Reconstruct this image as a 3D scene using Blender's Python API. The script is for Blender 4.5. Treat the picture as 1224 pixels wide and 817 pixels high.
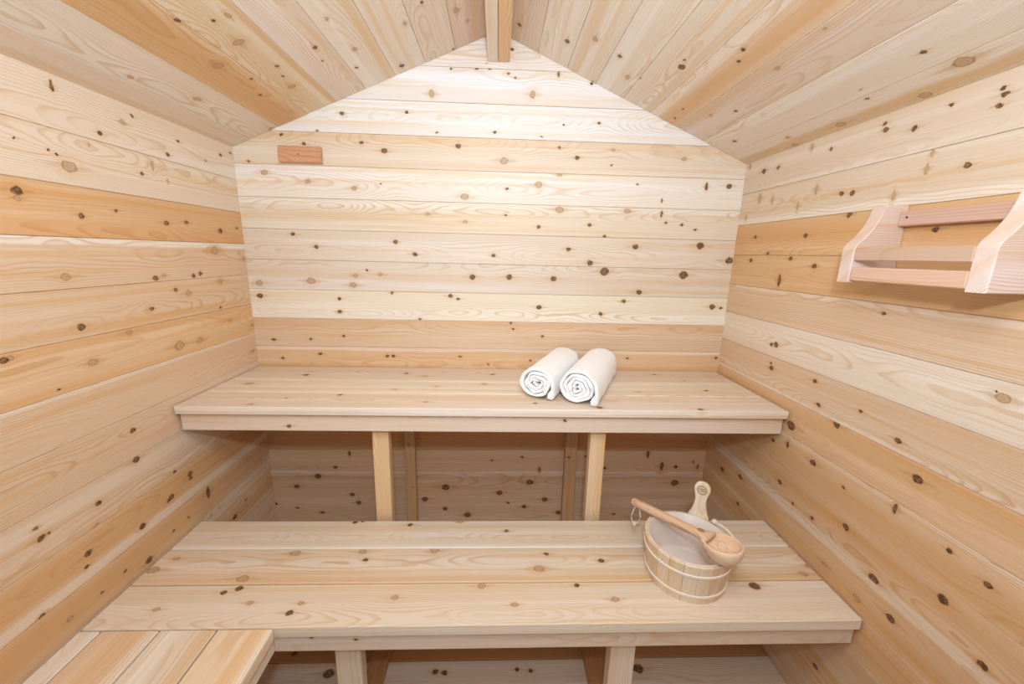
import bpy, math, random
from mathutils import Matrix, Vector
random.seed(7)
C = bpy.context.scene.collection
sc = bpy.context.scene
for o in list(bpy.data.objects): bpy.data.objects.remove(o)
F = 0.1666            # height of the floor above the measuring datum; every height below is written as (h - F)

# ---------------------------------------------------------------- camera
cd = bpy.data.cameras.new('camera'); cam = bpy.data.objects.new('camera', cd); C.objects.link(cam)
cd.sensor_fit = 'HORIZONTAL'; cd.sensor_width = 36.0; cd.lens = 471.953/1224*36; cd.clip_start = .02
Rm = Matrix(((0.999104, -0.015622, -0.039342), (-0.035007, 0.217598, -0.97541), (0.023799, 0.975913, 0.216856)))
cam.matrix_world = Matrix.Translation((1.06295, -1.74276, 1.61613-F)) @ Rm.to_4x4()
sc.camera = cam

# ---------------------------------------------------------------- light
wd = bpy.data.worlds.new('daylight'); sc.world = wd; wd.use_nodes = True
bg = wd.node_tree.nodes['Background']; bg.inputs[0].default_value = (0.90, 0.95, 1.0, 1); bg.inputs[1].default_value = 0.26
def area(name, loc, target, size, power, col=(1, 1, 1), shape='DISK'):
    l = bpy.data.lights.new(name, 'AREA'); l.shape = shape; l.size = size; l.energy = power; l.color = col
    o = bpy.data.objects.new(name, l); C.objects.link(o); o.location = loc
    o.rotation_euler = (Vector(target)-Vector(loc)).to_track_quat('-Z', 'Y').to_euler(); return o
flash = area('flash', (1.08, -1.84, 1.92-F), (1.05, 0, 2.45), .10, 9.3, (.81, .91, 1.0))
pl = bpy.data.lights.new('flash_spill', 'POINT'); pl.energy = 8; pl.color = (.81, .91, 1.0); pl.shadow_soft_size = .06
po = bpy.data.objects.new('flash_spill', pl); C.objects.link(po); po.location = (1.08, -1.84, 1.92-F)
bounce = area('bounced_flash', (1.06, -1.55, 2.27-F), (1.05, -.35, 1.2), .55, 8.0, (.81, .91, 1.0))
vs = sc.view_settings
vs.view_transform = 'Standard'; vs.look = 'None'; vs.gamma = 1; vs.use_curve_mapping = False
vs.exposure = 0.48

# ---------------------------------------------------------------- materials
NK = 12
def nodes_of(m):
    m.use_nodes = True; nt = m.node_tree; nt.nodes.clear(); return nt
class G:
    def __init__(s, nt): s.nt = nt
    def n(s, t, **kw):
        x = s.nt.nodes.new(t)
        for k, v in kw.items(): setattr(x, k, v)
        return x
    def link(s, a, b): s.nt.links.new(a, b)
    def put(s, sock, v):
        if isinstance(v, bpy.types.NodeSocket): s.link(v, sock)
        elif v is not None: sock.default_value = v
    def m(s, op, a, b=None, c=None, clamp=False):
        x = s.n('ShaderNodeMath', operation=op, use_clamp=clamp)
        for i, v in enumerate((a, b, c)): s.put(x.inputs[i], v)
        return x.outputs[0]
    def vec(s, x, y, z):
        c = s.n('ShaderNodeCombineXYZ')
        for i, v in enumerate((x, y, z)): s.put(c.inputs[i], v)
        return c.outputs[0]
    def noise(s, v, scale=1., detail=2., rough=.5, dist=0.):
        x = s.n('ShaderNodeTexNoise'); s.put(x.inputs['Vector'], v)
        x.inputs['Scale'].default_value = scale; x.inputs['Detail'].default_value = detail
        x.inputs['Roughness'].default_value = rough; x.inputs['Distortion'].default_value = dist
        return x.outputs[0]
    def mr(s, v, a, b, c, d, smooth=True):
        x = s.n('ShaderNodeMapRange', interpolation_type='SMOOTHSTEP' if smooth else 'LINEAR')
        for i, w in enumerate((v, a, b, c, d)): s.put(x.inputs[i], w)
        return x.outputs[0]
    def mix(s, f, a, b, mode='MIX'):
        x = s.n('ShaderNodeMix', data_type='RGBA', blend_type=mode)
        s.put(x.inputs[0], f); s.put(x.inputs[6], a); s.put(x.inputs[7], b); return x.outputs[2]

def wood_material(name, knots=True, gloss=.52, heart=((.44, .265, .135), (.54, .36, .21), (.22, .11, .05))):
    mt = bpy.data.materials.new(name); nt = nodes_of(mt); g = G(nt)
    out = g.n('ShaderNodeOutputMaterial'); bs = g.n('ShaderNodeBsdfPrincipled'); g.link(bs.outputs[0], out.inputs[0])
    oi = g.n('ShaderNodeObjectInfo'); tone = oi.outputs['Color']
    seed = g.n('ShaderNodeAttribute', attribute_type='OBJECT', attribute_name='seed').outputs['Fac']
    geo = g.n('ShaderNodeTexCoord').outputs['Object']
    sp = g.n('ShaderNodeSeparateXYZ'); g.link(geo, sp.inputs[0]); u, v, w = sp.outputs
    s1 = g.m('MULTIPLY', seed, 7.31); s2 = g.m('MULTIPLY', seed, 3.77)
    us = g.m('ADD', u, s1)
    vz = g.m('ADD', v, g.m('MULTIPLY', w, 1.0))
    # irregular knot outlines
    nv = g.noise(g.vec(us, v, s2), 150., 3.); nv2 = g.noise(g.vec(us, v, g.m('ADD', s2, 5.)), 60., 2.)
    uu = g.m('ADD', u, g.m('MULTIPLY', g.m('SUBTRACT', nv, .5), .010)); vv = g.m('ADD', v, g.m('MULTIPLY', g.m('SUBTRACT', nv2, .5), .012))
    warp = None; dmin = None; pmin = None; tmin = None
    if knots:
        for i in range(NK):
            a = g.n('ShaderNodeAttribute', attribute_type='OBJECT', attribute_name='knot%d' % i)
            q = g.n('ShaderNodeSeparateXYZ'); g.link(a.outputs['Vector'], q.inputs[0]); kx, ky, kr = q.outputs
            al = a.outputs['Alpha']
            du = g.m('MULTIPLY', g.m('SUBTRACT', uu, kx), kr)
            dv0 = g.m('SUBTRACT', vv, ky); dv = g.m('MULTIPLY', dv0, al)
            d2 = g.m('MULTIPLY_ADD', du, du, g.m('MULTIPLY', dv, dv))
            duw = g.m('MULTIPLY', du, .42)                          # the grain bends over a longer stretch than the knot
            e2 = g.m('MULTIPLY_ADD', duw, duw, g.m('MULTIPLY', dv, g.m('MULTIPLY', dv, .30)))
            e = g.m('EXPONENT', g.m('MULTIPLY', e2, -1.0))
            wv = g.m('MULTIPLY', dv0, e)
            warp = wv if warp is None else g.m('ADD', warp, wv)
            neg = g.m('MULTIPLY', g.m('LESS_THAN', al, 0.), 1000.)
            dk = g.m('ADD', d2, neg); pl = g.m('ADD', d2, g.m('SUBTRACT', 1000., neg))
            tl = g.m('MULTIPLY_ADD', g.m('MULTIPLY', dv, dv), 9., g.m('ABSOLUTE', du))
            tmin = tl if tmin is None else g.m('MINIMUM', tmin, tl)
            dmin = dk if dmin is None else g.m('MINIMUM', dmin, dk)
            pmin = pl if pmin is None else g.m('MINIMUM', pmin, pl)
    vw = vz if warp is None else g.m('SUBTRACT', vz, g.m('MULTIPLY', warp, .85))
    # growth rings cut lengthwise: straight lines near the edges, arches where the heart runs close under the face
    big = g.noise(g.vec(g.m('MULTIPLY', us, 1.6), g.m('MULTIPLY', vw, 3.), s2), 1., 2.)
    big2 = g.noise(g.vec(g.m('MULTIPLY', us, 2.6), g.m('MULTIPLY', vw, 9.), g.m('ADD', s2, 9.)), 1., 3.)
    off = g.m('MULTIPLY', g.m('SUBTRACT', g.m('FRACT', g.m('MULTIPLY', seed, 5.13)), .5), .13)
    vr = g.m('SUBTRACT', vw, off)
    dep = g.m('MULTIPLY_ADD', big, .10, g.m('MULTIPLY', big2, .022))
    rad = g.m('SQRT', g.m('MULTIPLY_ADD', vr, vr, g.m('MULTIPLY', dep, dep)))
    freq = g.m('MULTIPLY_ADD', g.m('FRACT', g.m('MULTIPLY', seed, 2.7)), 120., 130.)
    ph = g.m('FRACT', g.m('MULTIPLY', rad, freq))
    line = g.mr(ph, .50, .93, 0., 1.); fall = g.mr(ph, .93, 1.0, 1., 0.)
    line = g.m('MULTIPLY', line, fall)
    where = g.noise(g.vec(g.m('MULTIPLY', us, 1.1), g.m('MULTIPLY', v, 14.), g.m('ADD', s2, 4.)), 1., 2.)
    stren = g.mr(where, .36, .66, .10, .80)
    # long soft bands of paler sapwood and warmer heartwood
    band = g.noise(g.vec(g.m('MULTIPLY', us, .55), g.m('MULTIPLY', vw, 17.), g.m('ADD', s2, 2.)), 1., 3., .55)
    band2 = g.noise(g.vec(g.m('MULTIPLY', us, .8), g.m('MULTIPLY', vw, 34.), g.m('ADD', s2, 6.)), 1., 3., .6)
    fib = g.noise(g.vec(g.m('MULTIPLY', us, 5.), g.m('MULTIPLY', vw, 420.), g.m('MULTIPLY', w, 420.)), 1., 2.)
    col = tone
    pale = g.mix(1., tone, (1.10, 1.18, 1.32, 1), 'MULTIPLY')
    warm = g.mix(1., tone, (.98, .80, .55, 1), 'MULTIPLY')
    col = g.mix(g.mr(band, .50, .66, 0., .85), col, pale)
    col = g.mix(g.mr(band2, .50, .30, 0., .75), col, warm)
    wob = g.m('MULTIPLY', g.m('SUBTRACT', g.noise(g.vec(g.m('MULTIPLY', us, 2.2), s2, 3.), 1., 3.), .5), .018)
    for nm, cc in (('heartwood', None), ('sapwood', (.88, .82, .74, 1))):
        at = g.n('ShaderNodeAttribute', attribute_type='OBJECT', attribute_name=nm)
        q = g.n('ShaderNodeSeparateXYZ'); g.link(at.outputs['Vector'], q.inputs[0])
        dd = g.m('DIVIDE', g.m('ABSOLUTE', g.m('SUBTRACT', g.m('ADD', vw, wob), q.outputs[0])), g.m('MAXIMUM', q.outputs[1], .0005))
        mk = g.m('MULTIPLY', g.mr(dd, .6, 1.5, 1., 0.), g.m('MULTIPLY', q.outputs[2], .95 if cc else .68))
        col = g.mix(mk, col, cc if cc else g.mix(1., tone, (.92, .68, .40, 1), 'MULTIPLY'))
    dark = g.mix(1., tone, (.84, .66, .47, 1), 'MULTIPLY')
    col = g.mix(g.m('MULTIPLY', line, stren), col, dark)
    col = g.mix(g.mr(fib, .35, .65, .22, 0.), col, g.mix(1., tone, (.84, .74, .62, 1), 'MULTIPLY'))
    if knots:
        halo = g.mr(g.m('MINIMUM', dmin, pmin), 1.0, 8., .45, 0.)
        col = g.mix(g.mr(tmin, .6, 5.5, .50, 0.), col, g.mix(1., tone, (.62, .42, .27, 1), 'MULTIPLY'))
        col = g.mix(halo, col, g.mix(1., tone, (.93, .78, .58, 1), 'MULTIPLY'))
        kr_ = g.m('SQRT', pmin)
        rings = g.m('SINE', g.m('MULTIPLY', kr_, 14.))
        pc = g.mix(g.mr(rings, -1., 1., 0., 1.), (*heart[0], 1), (*heart[1], 1))
        pc = g.mix(g.mr(kr_, .70, .95, 0., .75), pc, (*heart[2], 1))
        col = g.mix(g.mr(pmin, .80, 1.35, .72, 0.), col, pc)
        dr = g.m('SQRT', dmin)
        dc = g.mix(g.mr(nv, .40, .62, 0., 1.), (.10, .040, .015, 1), (.29, .145, .065, 1))
        dc = g.mix(g.m('MULTIPLY', g.mr(dr, .45, .90, 0., .9), g.mr(nv2, .35, .62, .25, 1.)), dc, (.036, .016, .008, 1))
        col = g.mix(g.mr(dmin, .60, 1.5, .95, 0.), col, dc)
    g.link(col, bs.inputs['Base Color'])
    bs.inputs['Roughness'].default_value = gloss
    bs.inputs['Specular IOR Level'].default_value = .45
    bp = g.n('ShaderNodeBump'); bp.inputs['Strength'].default_value = .25; bp.inputs['Distance'].default_value = .0012
    g.link(g.m('ADD', fib, g.m('MULTIPLY', line, .5)), bp.inputs['Height']); g.link(bp.outputs[0], bs.inputs['Normal'])
    return mt

def plain_material(name, col, rough=.6, bump=0., scale=300., var=.0, **kw):
    mt = bpy.data.materials.new(name); nt = nodes_of(mt); g = G(nt)
    out = g.n('ShaderNodeOutputMaterial'); bs = g.n('ShaderNodeBsdfPrincipled'); g.link(bs.outputs[0], out.inputs[0])
    tc = g.n('ShaderNodeTexCoord').outputs['Object']
    nz = g.noise(tc, scale, 3.)
    c = g.mix(g.m('MULTIPLY', nz, var), (*col, 1), (*[x*.6 for x in col], 1)); g.link(c, bs.inputs['Base Color'])
    bs.inputs['Roughness'].default_value = rough
    for k, v in kw.items(): bs.inputs[k.replace('_', ' ')].default_value = v
    if bump:
        b = g.n('ShaderNodeBump'); b.inputs['Strength'].default_value = bump; b.inputs['Distance'].default_value = .002
        g.link(nz, b.inputs['Height']); g.link(b.outputs[0], bs.inputs['Normal'])
    return mt
WOOD = wood_material('knotty_softwood'); CLEAR = wood_material('clear_softwood', knots=False, gloss=.5)
TURNED = wood_material('turned_softwood', gloss=.5, heart=((.60, .42, .29), (.76, .57, .43), (.48, .29, .17)))
BACKING = plain_material('building_paper', (.30, .19, .11), .9)
TERRY = plain_material('white_terry', (.97, .97, .975), .95, 1.0, 260., .12, Sheen_Weight=.3)
LINER = plain_material('milky_plastic_liner', (.84, .69, .62), .30, 0., 40., .05, Subsurface_Weight=.15)
HOOP = plain_material('pale_hoop', (.90, .82, .74), .45, .0, 60., .15)
ROPE = plain_material('white_cord', (.85, .76, .66), .9, .6, 900., .3)
SCREW = plain_material('dark_screw', (.10, .06, .045), .5, 0., 200., .3)
BURN = plain_material('burnt_mark', (.40, .22, .10), .8, 0., 300., .4)

# ---------------------------------------------------------------- mesh helpers
_pl = {}
def poly_board(poly, thick, bev=.0012):
    """board from a convex outline (x, y) counter-clockwise; face at z=0, bevelled face edge"""
    key = (tuple((round(a, 5), round(b, 5)) for a, b in poly), thick, bev)
    if key in _pl: return _pl[key]
    n = len(poly); ins = []
    for i in range(n):
        p0, p1, p2 = Vector(poly[i-1]), Vector(poly[i]), Vector(poly[(i+1) % n])
        a = (p1-p0).normalized(); b = (p2-p1).normalized()
        na = Vector((-a.y, a.x)); nb = Vector((-b.y, b.x)); m = na+nb
        m = m/max(m.dot(na), .35); q = p1+m*bev; ins.append(q)
    vs_ = [(q.x, q.y, 0) for q in ins]+[(x, y, -bev) for x, y in poly]+[(x, y, -thick) for x, y in poly]
    fs = [tuple(range(n)), tuple(reversed(range(2*n, 3*n)))]
    for i in range(n):
        j = (i+1) % n
        fs += [(i, n+i, n+j, j), (n+i, 2*n+i, 2*n+j, n+j)]
    me = bpy.data.meshes.new('board'); me.from_pydata(vs_, [], fs); me.update(); _pl[key] = me
    return me
def rect(a, b, c, d): return [(a, c), (b, c), (b, d), (a, d)]
def frame(o, ax, ay):
    ax, ay = Vector(ax).normalized(), Vector(ay).normalized(); az = ax.cross(ay)
    return Matrix(((ax.x, ay.x, az.x, o[0]), (ax.y, ay.y, az.y, o[1]), (ax.z, ay.z, az.z, o[2]), (0, 0, 0, 1)))
_seed = [0]
def woodify(o, tone, knots='', seed=None, sap=None, hrt=None):
    o.color = (*tone, 1)
    o['sapwood'] = list(map(float, sap)) if sap else [9., .001, 0.]          # band: place across the board, half width, strength
    o['heartwood'] = list(map(float, hrt)) if hrt else [9., .001, 0.]
    _seed[0] += 1; o['seed'] = float(seed if seed is not None else (_seed[0]*0.6180339) % 1*10)
    ks = [[float(x) for x in k.split()] for k in knots.split(';') if k.strip()] if isinstance(knots, str) else knots
    ks.sort(key=lambda k: -k[2]); ks = ks[:NK]
    for i in range(NK):
        if i < len(ks):
            u, v, r, t = ks[i]; r = r*.73/1000; t = int(t)
            fu, fv, sg = {0: (1.15, .95, 1), 1: (1.25, .95, -1), 2: (.55, 1.5, 1), 3: (.8, 1.1, -1), 4: (.55, 1.5, -1)}[t]
            o['knot%d' % i] = [u, v, 1/(r*fu), sg/(r*fv)]
        else: o['knot%d' % i] = [9., 9., 60., 60.]
def clipz(poly, f):
    """keep the part of a convex polygon where f(x, y) >= 0 (f linear)"""
    out = []
    for i in range(len(poly)):
        a, b = poly[i], poly[(i+1) % len(poly)]; fa, fb = f(*a), f(*b)
        if fa >= 0: out.append(a)
        if fa*fb < 0:
            t = fa/(fa-fb); out.append((a[0]+t*(b[0]-a[0]), a[1]+t*(b[1]-a[1])))
    return out
def box_mesh(x0, x1, y0, y1, z0, z1, bev=.0015):
    import bmesh
    bm = bmesh.new(); r = bmesh.ops.create_cube(bm, size=1)
    for v in bm.verts: v.co = Vector((x0+(v.co.x+.5)*(x1-x0), y0+(v.co.y+.5)*(y1-y0), z0+(v.co.z+.5)*(z1-z0)))
    if bev: bmesh.ops.bevel(bm, geom=bm.edges[:], offset=bev, segments=1, affect='EDGES')
    me = bpy.data.meshes.new('box'); bm.to_mesh(me); bm.free(); return me
def struct(o): o['kind'] = 'structure'; return o
def thing(name, label, cat, loc, group=None):
    o = bpy.data.objects.new(name, None); C.objects.link(o); o.location = loc; o.empty_display_size = .05
    o['label'] = label; o['category'] = cat
    if group: o['group'] = group
    return o
def part(name, me, mat, parent, M):
    """child of a thing, placed by its world matrix"""
    o = bpy.data.objects.new(name, me); C.objects.link(o)
    if mat and len(me.materials) == 0: me.materials.append(mat)
    o.parent = parent; pw = PW.get(parent.name, Matrix.Translation(parent.location))
    o.matrix_basis = pw.inverted() @ M; PW[o.name] = M.copy()
    return o
PW = {}

# knots seen on each surface, plank by plank (planks parted by ;;): along, across (m from the plank's centre), radius (mm), kind
KNOTS = {
 'back': ';;-0.65 0.03 15.1 0;-0.946 0.002 8.6 0;-0.829 -0.023 10.8 0;-0.327 0.05 17.3 0;-0.229 -0.002 13.1 0;-0.119 -0.038 19.7 0;0.265 0.047 17.5 0;0.164 0.007 14 0;0.337 -0.026 15.5 0;0.082 0.03 8.7 0;0.62 -0.035 8 0;-1.048 0.025 10.7 0;;-0.834 0.048 16.9 0;-0.938 -0.006 14.8 0;-0.678 -0.051 12.8 0;-0.224 -0.01 21.5 0;0.038 -0.04 17.4 0;0.187 0.018 19.5 0;0.914 0.016 21.9 0;;-0.677 0.044 12.5 2;-0.748 -0.029 10.5 0;-0.315 0.002 6.3 0;-0.193 0.013 6.3 0;-0 0.01 7.2 0;0.145 0.029 8.5 0;0.318 0.004 6.4 0;0.232 -0.039 12.9 2;0.763 0.046 17.2 2;0.838 -0.019 21.7 2;0.684 0.019 6.5 0;0.91 -0.021 10.9 0;0.994 0.005 8.7 2;1.02 -0.021 13.1 2;0.458 0.034 8.6 0;0.553 -0.029 10.8 0;;;;;;;;-0.941 0.007 7.9 0;-0.775 0.028 9.8 0;-0.478 0.024 9.9 0;-0.451 0.024 9.9 0;-0.151 0.026 8 0;-0.023 -0.009 6.8 0;0.169 0.01 6.8 0;0.618 0.028 6.9 0;1.035 0.036 8.2 0;;-0.972 -0.035 10.5 0;-0.81 -0.029 7.8 0;-0.665 -0.014 7.8 0;0.077 0.058 6.7 0;0.087 0.031 6.7 0;0.221 -0 7.9 0;;-1.01 0.033 15.2 0;-1.013 0.008 6.5 0;-0.672 0.026 9.6 0;-0.675 -0.03 11.5 0;-0.192 0.048 12.3 0;-0.158 0.036 9.7 0;-0.445 0.056 7.7 0;0.2 0.006 13.7 0;0.578 0.041 11.8 0;0.478 -0.019 11.8 0;-0.327 -0.056 7.8 0;0.985 0.023 15.9 0;1.025 0.018 7.9 0;;-0.598 0.002 11.3 1;-0.49 0.009 9.5 1;-0.61 -0.039 15.2 1;-0.096 0.007 15.3 0;0.064 0.01 15.3 0;0.259 0.007 15.4 0;0.482 0.043 23.1 0;0.644 -0.044 15.6 0;0.837 0.036 23.3 0;-1.006 -0.038 15.1 1;-0.787 -0.024 18.9 1;-0.547 0.026 5.7 0;;-0.846 0.043 11 0;-0.754 -0.007 11.1 0;-0.421 0.022 11.2 0;-0.341 -0.028 12.4 0;-0.006 -0.025 9.5 0;0.318 0.009 12.5 0;0.609 0.026 15.3 0;0.416 -0.046 15.3 0;0.895 0.038 19.2 0;1.033 -0.023 19.4 0;;-0.82 0.012 7.3 1;-0.963 -0.045 7.3 2;-0.471 0.008 5.5 0;-0.282 0.013 11 1;-0.127 -0.014 11.1 1;0.044 0.016 7.4 0;0.184 -0.027 9.4 0;0.271 0.046 18.6 1;0.561 0.048 15 1;0.403 -0.013 9.4 0;0.71 0.04 11.3 2;0.732 0.005 7.5 0;0.803 -0.002 7.6 0;0.864 -0.021 7.6 0;0.471 -0.058 8.7 0;;-0.581 -0.019 12.6 1;-0.129 -0.039 18.3 1;0.047 -0.003 8.4 0;0.178 0.017 16.5 1;0.594 0.031 5.5 0;-0.473 0.001 4.3 0;-0.937 0.031 14.2 1;-0.766 0.002 10.7 1;0.705 -0.032 7.5 2;0.89 0.03 14.9 2;0.988 0.035 13 0;0.263 0.059 10.9 1;;-0.855 0.049 8.7 0;-0.77 0.018 8.8 0;-0.597 0.042 4.2 0;-0.542 0.029 10.6 0;-0.453 0.002 14.2 0;-0.155 0.03 12.5 0;0.032 -0.02 18 1;0.258 0.036 7.9 0;0.334 -0 10.9 0;0.483 0.036 9 1;0.479 -0.022 5.5 0;0.782 0.011 11 1;-0.994 -0.055 7.1 0;;-0.612 0.008 10.4 0;-0.358 0.021 8 0;-0.24 -0.048 6.4 0;-0.007 -0.04 8.9 0;0.27 -0.003 5.3 0;0.415 0.008 7.1 0;0.182 -0.049 5.4 0;-0.713 -0.058 5.2 0;;-0.08 0.06 6.9 0;-0.031 0.062 6.9 0;0.044 0.049 6.9 0;0.071 0.034 5.2 0;0.242 0.052 10.4 2;-0.181 0.056 5.1 0;-0.258 -0.035 17.3 3;0.142 -0.023 17.5 3;0.374 0.024 7 0;;0.056 0.005 8.5 0;-0.041 -0.046 4.1 0',
 'left': ';;;;;;0.925 -0.028 14.5 0;1.002 -0.001 7.5 0;;0.542 -0.022 13.6 0;0.468 0.007 6.4 0;0.398 0.002 6 0;0.316 0.004 7.8 1;0.808 0.036 19.6 2;0.642 0.003 5.9 0;0.707 0.006 6.1 0;;0.389 0.009 11.6 0;0.378 -0.023 6.9 0;0.543 -0.029 12 0;0.656 -0.006 11.6 0;0.644 -0.011 8.6 0;0.744 0.026 12.3 0;0.743 0.01 9.2 0;0.266 -0.059 8.3 0;;0.303 -0.002 10.3 0;0.297 0.027 6.1 0;0.318 -0 4.2 0;0.439 -0.005 9.5 0;0.422 -0.058 7.1 1;0.564 0.055 13 0;0.685 -0.056 7.3 0;;0.572 0.019 10.3 0;;1.17 -0.015 11.5 1;;0.32 0.05 9.5 0;0.331 0.051 7.7 1;0.501 -0.005 13.9 1;0.617 0.052 11.4 1;0.787 -0.026 20.6 1;0.88 -0.029 15.8 1;1.052 0.016 12.3 1;0.409 -0.048 4.3 0;1.192 -0.028 11.5 1;;0.492 -0.034 11.3 0;0.809 0.031 10.2 0;0.862 0.016 12.1 1;0.707 -0.018 9.5 0;1.029 0.045 13.5 1;1.009 -0.052 6.8 0;;0.48 -0.033 13 1;0.739 -0.051 10.9 0;0.772 -0.045 8.4 1;0.896 -0.052 9.2 0;0.93 -0.047 9.4 0;1.018 0.034 19.8 1;1.183 0 11 1;;0.418 0.033 13.6 0;0.416 0.016 7.8 1;0.548 -0.008 9 0;0.647 0.014 7.3 0;0.814 -0.007 11.3 0;0.899 0.001 10.5 0;1.064 -0.018 13.5 0;1.164 -0.003 7.1 0;;0.436 0.018 3.8 0;0.503 0.011 4.1 0;0.519 0.005 5.3 0;0.544 -0.018 19.6 1;0.605 0.048 6.8 4;0.795 0.037 13.5 4;0.753 0.004 7.9 0;0.847 0 7.1 4;;0.54 0.032 10.4 2;0.717 0.006 9.9 1;0.752 0.034 6.4 0;0.642 -0.042 9.4 0;0.915 0.009 7.3 0;0.863 -0.044 8.5 0;1.035 -0.027 4.8 0;1.122 0.012 8.4 0;1.182 0.033 7 0',
 'right': ';;-0.433 0.017 11.3 0;;;;-0.912 0.022 11.2 0;;-0.927 0.017 14.8 0;-1.054 -0.024 16 0;-0.479 -0.013 11 1;-0.363 -0.022 12.5 1;-0.27 0.009 13.7 0;;-0.714 0.003 11.2 0;-0.64 -0.033 7.6 0;-0.555 -0.028 8.6 0;-0.44 0.026 13 0;-0.333 -0.053 16.8 0;-0.181 0.034 14.2 0;-0.088 -0.037 11.1 0;;-0.781 0.009 9.8 0;-0.71 0.028 12.5 2;-0.325 0.046 13.6 2;-0.474 0.01 6.5 0;-0.594 0.024 14.3 0;-0.196 0.028 8 0;-0.119 0.01 9.2 0;;-0.54 0.057 13.4 0;-0.711 -0.023 21.6 0;-0.294 0.025 15.1 0;;-0.855 0.02 13.3 0;-0.861 0.037 6.6 0;-0.648 0.035 10 0;-0.618 -0.033 9.9 0;-0.474 0.003 7.5 0;-0.359 -0.03 11.3 0;;-0.851 -0.014 13 0;-0.875 -0.017 9.9 0;-0.185 0.028 14.4 1;-0.199 0.038 3.6 0;;-0.473 0.036 7.1 0;;-1.076 0.042 10.8 0;-0.853 0.051 10.9 0;-0.74 0.027 11.5 0;-0.892 -0.028 19.4 2;;-0.644 0.056 10.4 0;-1.069 0.009 10.6 0;-0.802 0.004 10.4 0;-0.977 -0.055 8.4 0;-0.395 0.001 9.4 0;;-0.444 0.053 8.4 4;-0.449 0.02 10.7 4;-0.361 0.01 8.8 0;-0.519 -0.032 11.5 4;-0.79 0.023 14.4 4;-0.649 -0.007 10.3 0;-0.688 -0.004 10.7 0;-1.001 0.017 13.3 4;-1.079 0.033 17.5 4;-0.862 -0.021 12.2 4;-1.152 -0.034 11.1 4;;-0.324 0.014 9 0;-0.33 -0.006 8.2 0;-0.331 0.028 5.4 0;-0.426 0.029 6.1 0;-0.502 -0.002 8.8 0;-0.582 0.018 9.5 0;-0.587 0.035 7.1 0;-0.842 0.038 11.7 4;-0.759 0.013 6.9 0;-0.997 0.006 9.8 0;-1.078 0.009 13.8 0;-1.173 0.044 10.9 4',
 'cleft': ';;0.847 -0.004 13.6 1;0.655 -0.043 9.2 1;1.193 0.033 13.9 1;;0.555 0.059 9.3 0;0.956 0.015 7.4 0;0.861 0.047 6.8 0;0.749 0.017 19.9 3;;0.603 0.031 10.8 1;0.601 -0.007 6.5 0;0.7 -0.01 19 3;0.857 0.01 8.1 0;0.914 -0.003 7.1 0;0.986 -0.013 18 3;;0.848 0.018 10.7 0;0.923 0.007 5.7 0;;0.754 -0.026 7.4 1;0.935 -0.01 11.4 1;1.037 -0.042 7.7 0;;0.92 0.045 9.8 1;1.149 -0.024 13.2 0;;0.856 -0.008 8 0;1.187 0.055 6.7 0;;0.966 -0.059 14.4 1;1.047 -0.026 7.6 1',
 'cright': '-0.577 0.034 5.8 0;-0.363 0.024 20.4 1;-0.478 -0.028 14.8 1;-0.711 -0.02 15.7 1;-0.913 -0.034 13.8 1;-0.897 0.011 9 1;;-0.391 -0.012 7.6 0;-0.562 -0.035 4.5 1;-1.083 -0.01 10.2 0;;-0.642 0.032 9.6 1;-0.463 0.051 6 1;-0.907 -0.019 8.9 0;-1.003 0.022 9.5 1;;-1.143 -0.025 6.9 0;-0.645 0.015 8.3 0;-0.693 -0.005 7.4 0;-1.055 -0.014 6.5 0;;-1.009 0.059 6.2 0;-0.841 -0.021 16.6 0;-0.804 -0.011 6.7 0;;-0.952 0.037 10.4 0;-1.045 -0.027 14.3 1;;-0.932 0.01 14.5 1;-1.198 -0.049 7 0;;-1.026 -0.03 13.8 0;;-1.081 0.003 11 0',
 'utop': '-0.548 0.051 9.6 0;-0.229 -0.01 10.8 1;0.157 -0.014 9.3 0;0.379 -0.05 12.2 0;0.732 -0.057 12.3 0;-0.721 0.013 6.2 0;-0.808 -0.048 11.8 1;;-0.369 -0.028 10.1 1;-0.217 0.012 10.4 1;-0.03 0.044 14.1 1;0.572 -0.029 10.3 1;0.855 -0.004 10.5 0;-0.725 0.071 10.6 0;-0.94 0.021 17 1;;-0.37 0.009 11.4 0;-0.285 -0.028 14.9 1;0.002 0.012 11.5 0;0.726 0.034 9.9 0;0.825 -0.046 7.6 0;-0.778 -0.029 14.7 0',
 'ltop': '-0.902 -0.012 10.8 1;-0.759 0.042 10.1 0;-0.724 0.054 12.8 0;-0.664 0.006 9.8 1;-0.618 -0.009 6.1 0;-0.539 -0.028 12 0;-0.459 -0.045 7.1 0;-0.523 0.003 9.8 1;-0.804 -0.056 9.2 1;-0.02 0.057 13.1 1;0.266 0.055 9.3 0;-0.267 0.019 11.3 1;0.076 -0.009 11.2 1;0.369 0.006 12.7 1;0.163 -0.054 7.2 1;0.81 0.048 18.7 0;0.632 -0.058 8.5 0;1.006 -0.039 6.3 1;;-0.632 0.05 17.2 1;-0.991 0.03 11.2 1;-1.024 -0.016 18.8 1;-0.736 -0.052 18.4 1;-0.417 0.057 14.5 1;-0.396 0.02 9.9 0;-0.182 0.058 14.6 1;0.189 0.042 10.2 0;0.159 -0.021 18.1 1;0.365 0.011 11.5 0;0.765 -0.056 9.6 0;0.998 -0.049 14 1;1.04 -0.017 11.5 1;;-0.493 0.06 9.6 0;-0.465 0.066 8.1 0;-0.291 0.045 11.2 0;-0.111 0.063 13 1;0.059 0.012 9.5 0',
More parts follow.
